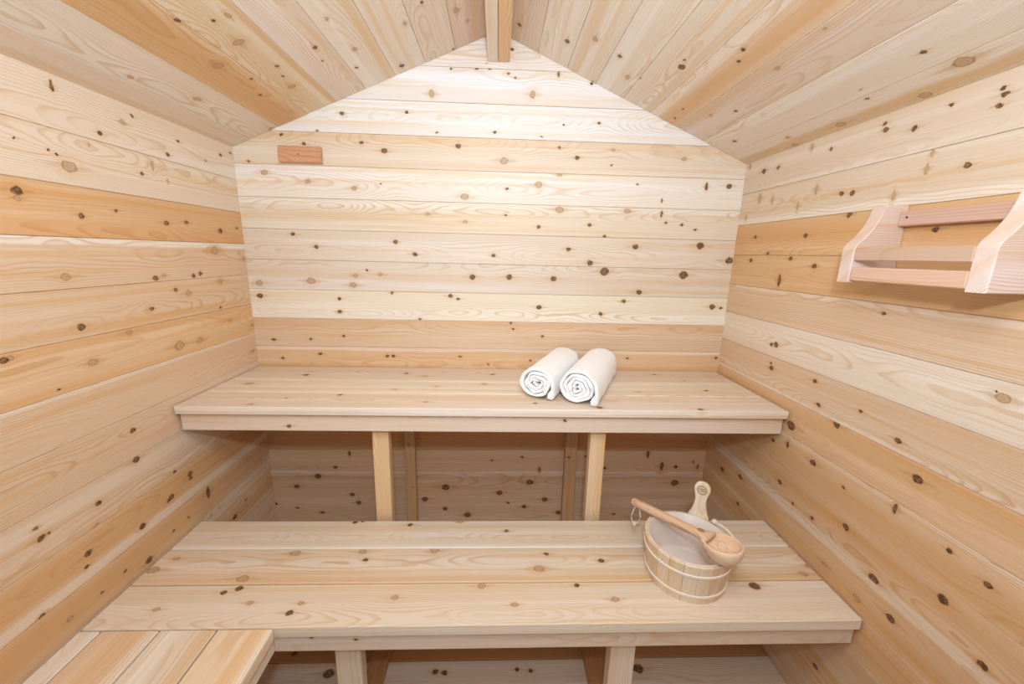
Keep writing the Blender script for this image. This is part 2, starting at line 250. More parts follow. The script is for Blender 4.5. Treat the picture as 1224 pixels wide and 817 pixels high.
 'floor': ';;;;;;;;;;;;;;;;;;;;;;;;-0.186 0.032 12.5 0;-0.153 0.027 12.4 0;0.105 0.034 9.4 0;0.154 0.029 9.4 0;0.543 0.03 22.2 0;-0.556 0.03 21.6 0;;-0.711 -0.037 12.9 0;;;;;;',
 'side': ';;;;;;0.503 -0.024 14.7 1',
 'ufas': '0.258 0.013 7.6 0;-0.685 -0.014 9 0',
 'lfas': '-0.589 0.008 5.9 0;-0.705 0.016 4.7 0',
}
JOINTS = {
 'back': [0.1666, 0.3173, 0.4426, 0.568, 0.6933, 0.8187, 0.944, 1.0694, 1.1947, 1.3201, 1.4454, 1.5708, 1.6961, 1.8215, 1.9468, 2.0722, 2.1975, 2.3228, 2.45],
 'left': [0.1666, 0.2484, 0.3741, 0.4998, 0.6255, 0.7512, 0.8769, 1.0026, 1.1283, 1.254, 1.3797, 1.5054, 1.6311, 1.7568, 1.8825, 2.0066],
 'right': [0.1666, 0.2703, 0.3944, 0.5185, 0.6426, 0.7667, 0.8908, 1.0149, 1.139, 1.2631, 1.3872, 1.5113, 1.6354, 1.7595, 1.8855, 2.0066],
 'cleft': [0.0, 0.0814, 0.204, 0.3307, 0.4573, 0.5839, 0.7106, 0.8372, 0.9639, 1.1405],
 'cright': [0.0, 0.0891, 0.2147, 0.3402, 0.4658, 0.5913, 0.7169, 0.8424, 0.968, 1.1384],
 'utop': [-0.488, -0.3415, -0.1975, -0.004],
 'ltop': [-0.876, -0.734, -0.591, -0.449],
 'floor': [-2.403, -2.263, -2.123, -1.983, -1.843, -1.703, -1.563, -1.423, -1.283, -1.143, -1.003, -0.863, -0.723, -0.583, -0.443, -0.303, -0.163, -0.023],
 'side': [-0.491, -0.35, -0.206, -0.06, 0.0],
 'ufas': [1.01, 1.074],
 'lfas': [0.553, 0.612],
}

# ---------------------------------------------------------------- room shell
W = 2.1; YB = -2.4; EZ = 2.0066; RIDGE = (1.051, 2.449)
c_, s_ = math.cos(math.atan(.4215)), math.sin(math.atan(.4215))
def slab(name, verts, faces):
    me = bpy.data.meshes.new(name); me.from_pydata([(x, y, z-F) for x, y, z in verts], [], faces); me.update()
    o = bpy.data.objects.new(name, me); C.objects.link(o); me.materials.append(BACKING); PW[o.name] = Matrix.Identity(4)
    return struct(o)
def slab_box(name, x0, x1, y0, y1, z0, z1):
    v = [(x, y, z) for x in (x0, x1) for y in (y0, y1) for z in (z0, z1)]
    return slab(name, v, [(0, 1, 3, 2), (4, 6, 7, 5), (0, 4, 5, 1), (2, 3, 7, 6), (0, 2, 6, 4), (1, 5, 7, 3)])
T = .017
P = (.780, .665, .540); WH = (.840, .750, .650); MD = (.720, .540, .380); OR = (.700, .450, .240); PK = (.750, .610, .500); WW = (.86, .79, .72)
MO = (.73, .50, .30); DK = (.66, .46, .31)
def lay(surf, parent, origin, ax, ay, length, u0, tones, clip=None, gap=.0004, thick=T, bev=.0012, first=0):
    js = list(JOINTS[surf]); js[-1] += .004 if surf in ('left', 'right') else 0; ks = KNOTS[surf].split(';;')
    for i in range(len(js)-1):
        w = js[i+1]-js[i]; vc = (js[i]+js[i+1])/2
        poly = rect(u0, u0+length, -w/2+gap, w/2-gap)
        if clip:
            for f in clip: poly = clipz(poly, lambda x, y: f(x, y+vc))
            if len(poly) < 3: continue
        me = poly_board(poly, thick, bev)
        O = Vector(origin)+Vector(ay).normalized()*vc
        fr = frame((O.x, O.y, O.z-F), ax, ay)
        fr = fr @ Matrix.Translation((0, 0, random.uniform(-.0009, 0)))     # boards never sit quite flush
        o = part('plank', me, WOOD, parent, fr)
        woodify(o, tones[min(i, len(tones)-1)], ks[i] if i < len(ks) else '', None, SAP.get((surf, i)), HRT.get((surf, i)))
SAP = {('back', 12): (.050, .012, .8), ('back', 9): (-.045, .016, .7), ('back', 3): (-.057, .006, .6), ('back', 13): (-.04, .02, .5), ('back', 2): (.057, .006, .4), ('back', 7): (.055, .008, .6),
 ('left', 11): (.054, .010, .9), ('left', 5): (-.045, .014, .7), ('left', 6): (.03, .02, .4), ('left', 8): (.058, .005, .5), ('left', 4): (-.05, .010, .6), ('left', 3): (.05, .012, .5),
 ('right', 13): (-.052, .012, .7), ('right', 9): (.0, .04, .4), ('right', 8): (-.056, .006, .5), ('right', 5): (-.054, .010, .6), ('right', 4): (.054, .008, .6), ('right', 6): (.056, .006, .5), ('right', 10): (.055, .006, .4),
 ('cright', 0): (.024, .020, .7), ('cright', 1): (.052, .008, .95), ('cright', 3): (.044, .018, .9), ('cright', 5): (-.05, .01, .5), ('cright', 6): (.0, .012, .5), ('cright', 7): (-.04, .02, .5),
 ('cleft', 0): (.052, .006, .7), ('cleft', 1): (.02, .03, .4), ('cleft', 4): (.0, .03, .4), ('cleft', 5): (-.05, .01, .5), ('cleft', 6): (-.055, .006, .6), ('floor', 12): (.03, .02, .4)}
HRT = {('back', 14): (.045, .015, .7), ('back', 10): (.0, .012, .4), ('back', 8): (.045, .016, .6), ('back', 7): (-.03, .02, .6), ('back', 15): (.03, .004, .5), ('back', 2): (.045, .014, .7), ('back', 6): (.04, .02, .5),
 ('left', 13): (-.004, .0022, 1.), ('left', 12): (-.045, .022, .7), ('left', 10): (-.045, .010, .5), ('left', 9): (.05, .012, .7), ('left', 5): (.02, .025, .7), ('left', 4): (.02, .03, .7), ('left', 3): (-.03, .02, .8), ('left', 6): (-.055, .01, .6),
 ('right', 13): (.0, .005, .6), ('right', 12): (.0, .03, .5), ('right', 6): (-.02, .025, .5), ('right', 5): (.02, .02, .5), ('right', 4): (-.03, .02, .6), ('right', 3): (.0, .03, .7), ('right', 2): (.03, .02, .7), ('right', 7): (.03, .02, .4),
 ('cright', 0): (-.022, .018, .9), ('cright', 3): (-.02, .03, .6), ('cright', 2): (.045, .014, .6), ('cright', 4): (-.045, .012, .7), ('cright', 6): (.03, .016, .6),
 ('cleft', 3): (.050, .008, 1.), ('cleft', 2): (-.01, .03, .6), ('cleft', 5): (.045, .014, .7), ('cleft', 0): (-.03, .012, .7), ('cleft', 8): (.0, .03, .4)}
back = slab('wall_back', [(x, y, z) for y in (.019, .06) for x, z in ((-.06, .10), (W+.06, .10), (W+.06, EZ+.0), (RIDGE[0], RIDGE[1]+.02), (-.06, EZ))],
            [(0, 1, 2, 3, 4), (9, 8, 7, 6, 5), (0, 5, 6, 1), (1, 6, 7, 2), (2, 7, 8, 3), (3, 8, 9, 4), (4, 9, 5, 0)])
roofL = lambda x, z: (RIDGE[1]-.4215*(RIDGE[0]-(x+1.05)))-z+.005
roofR = lambda x, z: (RIDGE[1]-.4215*((x+1.05)-RIDGE[0]))-z+.005
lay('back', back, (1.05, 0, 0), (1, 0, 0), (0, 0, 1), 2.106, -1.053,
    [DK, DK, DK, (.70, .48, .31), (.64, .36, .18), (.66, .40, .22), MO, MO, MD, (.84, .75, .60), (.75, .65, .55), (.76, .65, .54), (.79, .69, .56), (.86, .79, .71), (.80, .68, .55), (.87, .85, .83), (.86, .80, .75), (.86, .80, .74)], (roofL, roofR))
left = slab_box('wall_left', -.06, -.019, YB, .0, .10, EZ)
lay('left', left, (0, -1.2, 0), (0, 1, 0), (0, 0, 1), 2.402, -1.199,
    [MD, MD, MD, MO, MO, MO, MD, MD, MD, MO, MD, MD, OR, P, P])
right = slab_box('wall_right', W+.019, W+.06, YB, .0, .10, EZ)
lay('right', right, (W, -1.2, 0), (0, -1, 0), (0, 0, 1), 2.402, -1.203,
    [MD, MO, MD, MO, MO, MO, MO, MO, MD, P, MD, OR, OR, (.72, .60, .47), (.72, .60, .48)])
ceil_ = slab('ceiling', [(x, y, z) for y in (YB, .0) for x, z in ((-.06, EZ+.001), (RIDGE[0], RIDGE[1]+.022), (W+.06, EZ+.001), (W+.06, EZ+.06), (RIDGE[0], RIDGE[1]+.08), (-.06, EZ+.06))],
             [(0, 1, 4, 5), (1, 2, 3, 4), (6, 11, 10, 7), (7, 10, 9, 8), (0, 6, 7, 1), (1, 7, 8, 2), (2, 8, 9, 3), (3, 9, 10, 4), (4, 10, 11, 5), (5, 11, 6, 0)])
CP = (.81, .73, .63); CK = (.77, .66, .56); CM = (.77, .66, .53)
lay('cleft', ceil_, (0, -1.2, EZ), (0, 1, 0), (c_, 0, s_), 2.398, -1.199, [CK, (.79, .71, .61), (.72, .50, .29), (.77, .64, .46), CK, CP, CP, CK, (.73, .58, .47)], thick=.015)
lay('cright', ceil_, (W, -1.2, EZ), (0, -1, 0), (-c_, 0, s_), 2.398, -1.199, [CM, CP, (.76, .65, .55), (.77, .59, .42), CP, CP, CP, CP, CK], thick=.015)
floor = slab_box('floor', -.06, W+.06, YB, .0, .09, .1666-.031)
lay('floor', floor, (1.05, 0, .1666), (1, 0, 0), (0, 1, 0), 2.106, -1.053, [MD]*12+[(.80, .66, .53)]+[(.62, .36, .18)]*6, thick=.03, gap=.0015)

def board(name, parent, x0, x1, y0, y1, z0, z1, tone, knots='', axis='x', mat=None, bev=.0018, seed=None, sap=None, hrt=None):
    """squared timber given by its extents; grain runs along the named axis; the face that shows is local +z"""
    cx, cy, cz = (x0+x1)/2, (y0+y1)/2, (z0+z1)/2
    L = {'x': x1-x0, 'y': y1-y0, 'z': z1-z0}[axis[0]]
    if axis == 'x': ax, ay, dx, dy, dz = (1, 0, 0), (0, 1, 0), x1-x0, y1-y0, z1-z0
    elif axis == 'xf': ax, ay, dx, dy, dz = (1, 0, 0), (0, 0, 1), x1-x0, z1-z0, y1-y0     # standing on edge, face towards -y
    elif axis == 'y': ax, ay, dx, dy, dz = (0, 1, 0), (-1, 0, 0), y1-y0, x1-x0, z1-z0
    elif axis == 'yf': ax, ay, dx, dy, dz = (0, 1, 0), (0, 0, 1), y1-y0, z1-z0, x1-x0     # standing on edge, face towards +x
    elif axis == 'zf': ax, ay, dx, dy, dz = (0, 0, 1), (-1, 0, 0), z1-z0, x1-x0, y1-y0    # upright, face towards -y
    fr = frame((cx, cy, cz-F), ax, ay)
    me = box_mesh(-dx/2, dx/2, -dy/2, dy/2, -dz/2, dz/2, bev)
    o = part(name, me, mat or WOOD, parent, fr); woodify(o, tone, knots, seed, sap, hrt); return o

# ridge beam: two boards side by side
beam = slab_box('trim_1', 1.020, 1.090, YB+.01, -.004, 2.36, 2.425)
board('board', beam, 1.012, 1.0515, YB, -.002, 2.345, 2.431, WH, axis='y')
board('board', beam, 1.0530, 1.0975, YB, -.002, 2.346, 2.427, (.76, .53, .30), axis='y')

# ---------------------------------------------------------------- benches
BT = (.79, .67, .54); BP = (.80, .66, .53); BO = (.78, .62, .46)
ub = thing('bench', 'upper wooden bench along the back wall carrying the two white towels', 'bench', (1.05, -.25, 0), 'tiered sauna benches')
kk = KNOTS['utop'].split(';;'); jj = JOINTS['utop']
for i, (t, sd) in enumerate((((.74, .63, .53), 1.3), ((.78, .67, .55), 4.1), ((.74, .63, .53), 6.2))):
    board('plank', ub, .006, 2.088, jj[i]+.0012, jj[i+1]-.0012, 1.074, 1.103, t, kk[i] if i < len(kk) else '', 'x', bev=.003, seed=sd, sap=(-.066, .006, .8), hrt=((.03, .01, .5), (-.02, .012, .5), (.04, .02, .4))[i])
board('fascia', ub, .008, 2.086, -.468, -.430, 1.010, 1.0735, PK, KNOTS['ufas'], 'xf', bev=.002, seed=3.3)
for x0, x1, t in ((.626, .684, (.76, .54, .32)), (1.410, 1.466, (.76, .55, .34))):
    board('leg', ub, x0, x1, -.4295, -.3915, F+.0004, 1.0735, t, '', 'zf')
for x0, x1 in ((.644, .690), (1.398, 1.454)):
    board('leg', ub, x0, x1, -.040, -.004, F+.0004, 1.0735, (.60, .38, .20), '.12 .004 6 0;-.1 -.01 4 0' if x0 < 1 else '.06 .01 9 2', 'zf')
for x0, x1 in ((.05, .088), (2.01, 2.048)):
    board('joist', ub, x0, x1, -.4295, -.004, 1.010, 1.0735, MO, '', 'y')
lb = thing('bench', 'lower L-shaped wooden bench carrying the bucket, with a short arm along the left wall', 'bench', (1.05, -.68, 0), 'tiered sauna benches')
kk = KNOTS['ltop'].split(';;'); jj = JOINTS['ltop']
for i, (t, sd) in enumerate((((.80, .69, .57), 2.2), (BO, 5.6), ((.80, .68, .54), 7.7))):
    board('plank', lb, .006, 2.094, jj[i]+.0018, jj[i+1]-.0018, .612, .648, t, kk[i], 'x', bev=.0035, seed=sd, sap=((-.064, .007, .6), (.02, .02, .5), (-.052, .014, .8))[i], hrt=((.035, .012, .3), (-.045, .014, .7), (.055, .006, .4))[i])
board('fascia', lb, .478, 2.090, -.862, -.824, .553, .6115, PK, KNOTS['lfas'], 'xf', bev=.002, seed=8.3)
kk = KNOTS['side'].split(';;'); sj = [(-.492, -.352), (-.348, -.208), (-.204, -.062), (-.058, -.006)]
for i, (a, b) in enumerate(sj):
    board('plank', lb, -b, -a, -2.3, -.8775, .612, .648, (WH, BT, (.80, .60, .42), WH)[i] if i else (.83, .66, .47), ('', '', '', '.55 -.02 15 1')[i], 'y', bev=.0035, seed=(1.9, 9.3, 4.6, 6.6)[i], sap=((-.055, .012, .6), (.045, .016, .7), (-.05, .02, .7), None)[i], hrt=((-.015, .018, .8), (-.035, .016, .8), (.0, .018, .6), None)[i])
board('fascia', lb, .440, .4775, -2.3, -.824, .553, .6115, WH, '', 'yf', bev=.002, seed=.7)
for x0, x1 in ((.618, .690), (1.410, 1.484)):
    board('leg', lb, x0, x1, -.8235, -.7855, F+.0004, .6115, BT, '', 'zf')
for x0, x1 in ((.634, .694), (1.398, 1.476)):
    board('stretcher', lb, x0, x1, -.785, -.4325, F+.0004, .204, (.50, .27, .12), '', 'y')
for x0, x1 in ((.64, .678), (1.43, 1.468)):
    board('joist', lb, x0, x1, -.785, -.452, .553, .6115, MO, '', 'y')
board('leg', lb, .40, .4395, -2.28, -2.21, F+.0004, .6115, BT, '', 'zf')

# ---------------------------------------------------------------- shelf on the right wall
RW = (.64, .435, .345); RW2 = (.75, .59, .52)
sh = thing('wall_shelf', 'small reddish wooden wall rack with two curved end brackets on the right wall', 'shelf', (W, -.86, 1.565-F))
def bracket(y0, y1, tone, seed):
    prof = [(0, 0), (.120, 0), (.120, .084), (.1165, .094), (.110, .102), (.100, .112), (.090, .124), (.081, .137), (.073, .152), (.066, .170), (.060, .191), (.054, .195), (0, .195)]
    n = len(prof); yc = (y0+y1)/2; h = (y1-y0)/2; b = .0025
    ctr = Vector((.05, .08)); vs_ = []
    for yy, ins in ((-h, b), (-h+b, 0), (h-b, 0), (h, b)):
        for d, z in prof:
            q = Vector((d, z)); q = q-(q-ctr).normalized()*ins if ins else q
            vs_.append((q.x, q.y, -yy))
    fs = []
    for k in range(3):
        for i in range(n):
            j = (i+1) % n; fs.append((k*n+i, k*n+j, (k+1)*n+j, (k+1)*n+i))
    # end caps as fans from the back lower corner keep the concave outline
    cap = [(0, i, i+1) for i in range(1, n-1)]
    fs += cap; fs += [(3*n+a, 3*n+c, 3*n+b2) for a, b2, c in cap]
    me = bpy.data.meshes.new('bracket'); me.from_pydata(vs_, [], fs); me.update()
    import bmesh
    bm = bmesh.new(); bm.from_mesh(me); bmesh.ops.recalc_face_normals(bm, faces=bm.faces[:]); bm.to_mesh(me); bm.free()
    # local x -> -X (away from the wall), local y -> Z, local z -> X x ... = world +y mirrored
    M = Matrix(((-1, 0, 0, W-.0005), (0, 0, 1, yc), (0, 1, 0, 1.565-F), (0, 0, 0, 1)))
    o = part('bracket', me, CLEAR, sh, M); woodify(o, tone, '', seed); return o
bracket(-.731, -.694, RW2, 2.4); bracket(-1.031, -.994, (.79, .65, .58), 5.1)
def rail(z0, z1, x0, x1, tone, sd): return board('rail', sh, x0, x1, -.9935, -.7315, z0, z1, tone, '', 'yf', mat=CLEAR, bev=.0025, seed=sd)
top = rail(1.708, 1.744, W-.022, W-.0005, RW, 3.1)
rail(1.621, 1.654, 1.981, 2.001, (.60, .43, .32), 6.7); rail(1.570, 1.605, 1.981, 2.001, (.72, .50, .39), 8.8)
def disc(name, parent, M, r, h, mat, seg=14):
    import bmesh
    bm = bmesh.new(); bmesh.ops.create_cone(bm, cap_ends=True, segments=seg, radius1=r, radius2=r*.8, depth=h)
    me = bpy.data.meshes.new(name); bm.to_mesh(me); bm.free(); return part(name, me, mat, parent, M)
for y in (-.752, -.968): disc('screw', top, Matrix.Translation((W-.0222, y, 1.729-F)) @ Matrix.Rotation(-math.pi/2, 4, 'Y'), .0032, .002, SCREW)

# small block screwed to the back wall
blk = thing('wood_block', 'small reddish-brown wooden block screwed to the back wall under the left roof slope', 'block', (.268, 0, 1.984-F))
prof = [(-.031, 0), (-.031, .017), (-.027, .021), (-.004, .024), (.006, .0235), (.028, .019), (.031, .015), (.031, 0)]
n = len(prof); vs_ = []
for x, ins in ((-.083, .002), (-.081, 0), (.081, 0), (.083, .002)):
    vs_ += [(x, z*(1-ins*12), max(d-ins, 0)) for z, d in prof]
fs = [tuple(reversed(range(n))), tuple(range(3*n, 4*n))]
for k in range(3):
    for i in range(n): fs.append((k*n+i, k*n+(i+1) % n, (k+1)*n+(i+1) % n, (k+1)*n+i))
me = bpy.data.meshes.new('block'); me.from_pydata(vs_, [], fs); me.update()
o = part('block', me, CLEAR, blk, frame((.268, -.0005, 1.984-F), (1, 0, 0), (0, 0, 1))); woodify(o, (.66, .37, .23), '', 4.4)
disc('screw', blk, Matrix.Translation((.266, -.0245, 1.983-F)) @ Matrix.Rotation(math.pi/2, 4, 'X'), .003, .002, SCREW)

# ---------------------------------------------------------------- tubes, towels
def tube(name, pts, radii, mat, parent=None, seg=12, M=None, flat=None):
    """closed tube through points with a radius per point; flat = per-point (sideways, up) scale"""
    P_ = [Vector(p) for p in pts]; vs_ = []; fs = []
    up = Vector((0, 0, 1))
    for i, p in enumerate(P_):
        t = (P_[min(i+1, len(P_)-1)]-P_[max(i-1, 0)]).normalized()
        a = t.cross(up); a = a.normalized() if a.length > 1e-4 else Vector((1, 0, 0)); b = a.cross(t).normalized()
        fx, fy = flat[i] if flat else (1, 1)
        for k in range(seg):
            th = 2*math.pi*k/seg; vs_.append(p+a*math.cos(th)*radii[i]*fx+b*math.sin(th)*radii[i]*fy)
    for i in range(len(P_)-1):
        for k in range(seg):
            k2 = (k+1) % seg; fs.append((i*seg+k, i*seg+k2, (i+1)*seg+k2, (i+1)*seg+k))
    fs += [tuple(reversed(range(seg))), tuple(range((len(P_)-1)*seg, len(P_)*seg))]
    me = bpy.data.meshes.new(name); me.from_pydata([tuple(v) for v in vs_], [], fs); me.update()
    import bmesh
    bm = bmesh.new(); bm.from_mesh(me); bmesh.ops.recalc_face_normals(bm, faces=bm.faces[:]); bm.to_mesh(me); bm.free()
    for p in me.polygons: p.use_smooth = True
    if parent is None:
        o = bpy.data.objects.new(name, me); C.objects.link(o); me.materials.append(mat); PW[o.name] = Matrix.Identity(4); return o
    return part(name, me, mat, parent, M if M is not None else Matrix.Identity(4))

from mathutils import noise as mn
def towel(near, far, R, label, seed, turns=3.6):
    near, far = Vector(near), Vector(far); L = (far-near).length
    NP = int(turns*44); pitch = .0128; rows = []
    ys = [(0, .25), (.003, .7), (.008, .95), (.016, 1)] + [(.016+(L-.032)*k/16, 1) for k in range(1, 16)] + [(L-.016, 1), (L-.008, .95), (L-.003, .7), (L, .25)]
    vs_ = []; fs = []; floor_z = -R+.002
    def sm(a, b, x):
        t = min(max((x-a)/(b-a), 0), 1); return t*t*(3-2*t)
    for yi, (y, hs) in enumerate(ys):
        o_, i_ = [], []
        for k in range(NP+1):
            psi = k/NP*turns*2*math.pi; ph = math.radians(-58)+psi
            r = R-.0075-pitch*psi/(2*math.pi)
            wob = mn.noise(Vector((math.cos(ph)*1.2, math.sin(ph)*1.2, y*8+seed)))*.010*(.6+.4*sm(0, 12, psi))+mn.noise(Vector((psi*.55, seed*3, y*2)))*.004
            if psi > 2*math.pi*.9: r += wob
            h = .0062+.0011*math.sin(psi*1.7+seed)
            lobe = 1-sm(.25, .75, psi); h += .0068*lobe
            cx_ = r*math.cos(ph); cz_ = r*math.sin(ph)
            # the free end droops down and away from the roll at the lower right
            cx_ += .010*(1-sm(0, 1.1, psi)); cz_ += -.002*(1-sm(0, .8, psi))
            nx, nz = math.cos(ph), math.sin(ph)
            endr = math.sqrt(max(0, 1-(1-min(psi/.2, 1))**2)) if psi < .2 else 1
            tin = turns*2*math.pi-psi
            if tin < .3: endr = math.sqrt(max(0.02, 1-(1-tin/.3)**2))
            hh = h*hs*max(endr, .05)
            yy = y+(mn.noise(Vector((psi*.8, seed, 0)))*.009+mn.noise(Vector((psi*2.3, seed+5, 0)))*.004)*(1 if yi < 9 else -1)*(1-sm(0, .1, min(y, L-y)))
            for lst, sg in ((o_, 1), (i_, -1)):
                x, z = cx_+nx*hh*sg, cz_+nz*hh*sg
                z = max(z, floor_z+(.0 if sg*nz < 0 else .001*0)) if psi < 2*math.pi*1.3 else z
                sw = 1+.055*mn.noise(Vector((ph*.9, y*9, seed+3)))+.03*mn.noise(Vector((ph*2.1, y*22, seed)))
                lst.append((x*1.13*sw, yy, z*sw+mn.noise(Vector((x*30, y*9, z*30+seed)))*.002))
        rows.append(len(vs_)); vs_ += o_+i_[::-1]
    n = 2*(NP+1)
    for j in range(len(ys)-1):
        for k in range(n):
            k2 = (k+1) % n; fs.append((rows[j]+k, rows[j]+k2, rows[j+1]+k2, rows[j+1]+k))
    for k in range(NP):
        a, b, c, d = k, k+1, n-2-k, n-1-k
        fs.append((rows[0]+a, rows[0]+d, rows[0]+c, rows[0]+b)); fs.append((rows[-1]+a, rows[-1]+b, rows[-1]+c, rows[-1]+d))
    me = bpy.data.meshes.new('towel'); me.from_pydata(vs_, [], fs); me.update()
    import bmesh
    bm = bmesh.new(); bm.from_mesh(me); bmesh.ops.recalc_face_normals(bm, faces=bm.faces[:])
    zmin = min(v.co.z for v in bm.verts)
    bm.to_mesh(me); bm.free()
    for p in me.polygons: p.use_smooth = True
    me.materials.append(TERRY)
    o = bpy.data.objects.new('towel', me); C.objects.link(o)
    d = (far-near).normalized(); o.rotation_euler = (0, 0, math.atan2(d.y, d.x)-math.pi/2); o.location = (near.x, near.y, 1.1035-F-zmin)
    o['label'] = label; o['category'] = 'towel'; o['group'] = 'rolled white towels'
    return o
towel((1.205, -.390, 0), (1.368, -.040, 0), .0645, 'rolled white towel on the upper bench, the left one of the pair', 1.7, 4.15)
towel((1.348, -.437, 0), (1.522, -.068, 0), .0690, 'rolled white towel on the upper bench, the right one nearer the edge', 6.2, 4.4)

# ---------------------------------------------------------------- bucket
BC = Vector((1.6625, -.7065, .6485-F)); H = .132
bk = thing('bucket', 'round wooden sauna bucket with pale hoops on the lower bench', 'bucket', BC)
PW[bk.name] = Matrix.Translation(BC)
def ring_mesh(profile, seg=64, a0=0, a1=2*math.pi, closed=True):
    """revolve a closed (r, z) profile"""
    full = abs(a1-a0-2*math.pi) < 1e-6; N = seg if full else seg+1; n = len(profile); vs_ = []; fs = []
    for i in range(N):
        a = a0+(a1-a0)*i/seg
        vs_ += [(r*math.cos(a), r*math.sin(a), z) for r, z in profile]
    for i in range(seg):
        j = (i+1) % N
        for k in range(n if closed else n-1):
            k2 = (k+1) % n; fs.append((i*n+k, j*n+k, j*n+k2, i*n+k2))
    if not full and closed: fs += [tuple(range(n)), tuple(reversed(range((N-1)*n, N*n)))]
    me = bpy.data.meshes.new('ring'); me.from_pydata(vs_, [], fs); me.update()
    import bmesh
    bm = bmesh.new(); bm.from_mesh(me); bmesh.ops.remove_doubles(bm, verts=bm.verts[:], dist=1e-6); bmesh.ops.recalc_face_normals(bm, faces=bm.faces[:]); bm.to_mesh(me); bm.free()
    return me
rb, rt, th = .1135, .1275, .0105
NS = 20; EAR = math.radians(51); tones = [(.80, .64, .46), (.76, .56, .38), (.82, .69, .53), (.74, .54, .37), (.80, .62, .42)]
UP = Matrix(((0, 0, -1, 0), (0, 1, 0, 0), (1, 0, 0, 0), (0, 0, 0, 1)))
for i in range(NS):
    a = EAR+2*math.pi*i/NS; da = 2*math.pi/NS; g_ = .0035
    hts = H
    me = ring_mesh([(rb-th, .001), (rb, 0), (rt, hts-.0015), (rt-.0015, hts), (rt-th+.0015, hts), (rt-th, hts-.0015)], 3, -da/2+g_, da/2-g_)
    for v in me.vertices:                       # grain along the stave: local x is up
        v.co = Vector((v.co.z, v.co.y, -v.co.x))
    o = part('stave', me, CLEAR, bk, Matrix.Translation(BC) @ Matrix.Rotation(a, 4, 'Z') @ UP); woodify(o, tones[(i*7) % 5] if i % 3 else tones[i % 2*2], '')
# the tall ear: a paddle rising from the stave at the back
er = [(-.031, -.06), (.031, -.06), (.031, .000), (.0270, .008), (.0225, .020), (.0190, .034), (.0165, .048), (.0168, .060), (.0195, .072), (.0225, .082), (.0245, .092), (.0232, .102), (.0180, .111), (.0095, .1165), (0, .118)]
er = er + [(-x, z) for x, z in er[-2:1:-1]]
n = len(er); vs_ = []
for yy, ins in ((-.0055, .0015), (-.004, 0), (.004, 0), (.0055, .0015)):
    for x, z in er: vs_.append((z-(ins if z > .1 else 0), x*(1-ins*35 if abs(x) > .001 else 1), yy))
fs = [tuple(reversed(range(n))), tuple(range(3*n, 4*n))]
for k in range(3):
    for i in range(n): fs.append((k*n+i, k*n+(i+1) % n, (k+1)*n+(i+1) % n, (k+1)*n+i))
me = bpy.data.meshes.new('ear'); me.from_pydata(vs_, [], fs); me.update()
import bmesh
bm = bmesh.new(); bm.from_mesh(me); bmesh.ops.triangulate(bm, faces=[f for f in bm.faces if len(f.verts) > 4]); bmesh.ops.recalc_face_normals(bm, faces=bm.faces[:]); bm.to_mesh(me); bm.free()
er_dir = Vector((math.cos(EAR), math.sin(EAR), 0)); lean = Vector((er_dir.x*.10, er_dir.y*.10, 1)).normalized()
side = Vector((-math.sin(EAR), math.cos(EAR), 0)); nrm = lean.cross(side)            # nrm points to the middle
ec = BC+er_dir*(rt+.0062)+Vector((0, 0, H))
MEAR = Matrix(((lean.x, side.x, nrm.x, ec.x), (lean.y, side.y, nrm.y, ec.y), (lean.z, side.z, nrm.z, ec.z), (0, 0, 0, 1)))
ear = part('ear', me, CLEAR, bk, MEAR); woodify(ear, (.82, .70, .54), '', 7.7)
def mark(parent, M, r, name='burnt_mark'):
    """ring stamp with a wavy sign inside, branded into the wood"""
    bm = bmesh.new(); w = r*.055
    def loop(pts, closed):
        N = len(pts); L_ = []
        for i, p in enumerate(pts):
            q0 = pts[i-1] if (i or closed) else p; q1 = pts[(i+1) % N] if (i < N-1 or closed) else p
            t = Vector((q1[0]-q0[0], q1[1]-q0[1])).normalized(); nn = Vector((-t.y, t.x))*w
            L_.append([bm.verts.new((p[0]+nn.x*s, p[1]+nn.y*s, zz)) for s, zz in ((1, 0), (1, .0005), (-1, .0005), (-1, 0))])
        for i in range(N if closed else N-1):
            a, b = L_[i], L_[(i+1) % N]
            for k in range(4): bm.faces.new((a[k], a[(k+1) % 4], b[(k+1) % 4], b[k]))
    circ = lambda rr, n=40: [(rr*math.cos(2*math.pi*i/n), rr*math.sin(2*math.pi*i/n)) for i in range(n)]
    loop(circ(r), True); loop(circ(r*.84), True)
    for yo, am in ((.34, .10), (.02, .16), (-.30, .10)):
        hw = .72 if abs(yo) < .1 else .55
        loop([(r*(-hw+2*hw*i/24), r*(yo+am*math.sin(i*1.05+yo*9))) for i in range(25)], False)
    bmesh.ops.recalc_face_normals(bm, faces=bm.faces[:])
    me = bpy.data.meshes.new(name); bm.to_mesh(me); bm.free(); return part(name, me, BURN, parent, M)
mp = MEAR @ Vector((.090, 0, .0054))
mark(ear, Matrix(((-side.x, lean.x, nrm.x, mp.x), (-side.y, lean.y, nrm.y, mp.y), (-side.z, lean.z, nrm.z, mp.z), (0, 0, 0, 1))), .0150)
def hoop(z, hw, r_extra=.0022):
    r = lambda zz: rb+(rt-rb)*zz/H
    me = ring_mesh([(r(z-hw)+.0001, z-hw), (r(z-hw)+r_extra, z-hw+.001), (r(z+hw)+r_extra, z+hw-.001), (r(z+hw)+.0001, z+hw)], 72)
    for p in me.polygons: p.use_smooth = False
    o = part('hoop', me, HOOP, bk, Matrix.Translation(BC)); return o
hoop(.098, .0042, .0030); hoop(.026, .0042, .0030)
ri = rb-th-.001; ro = rt-th-.001
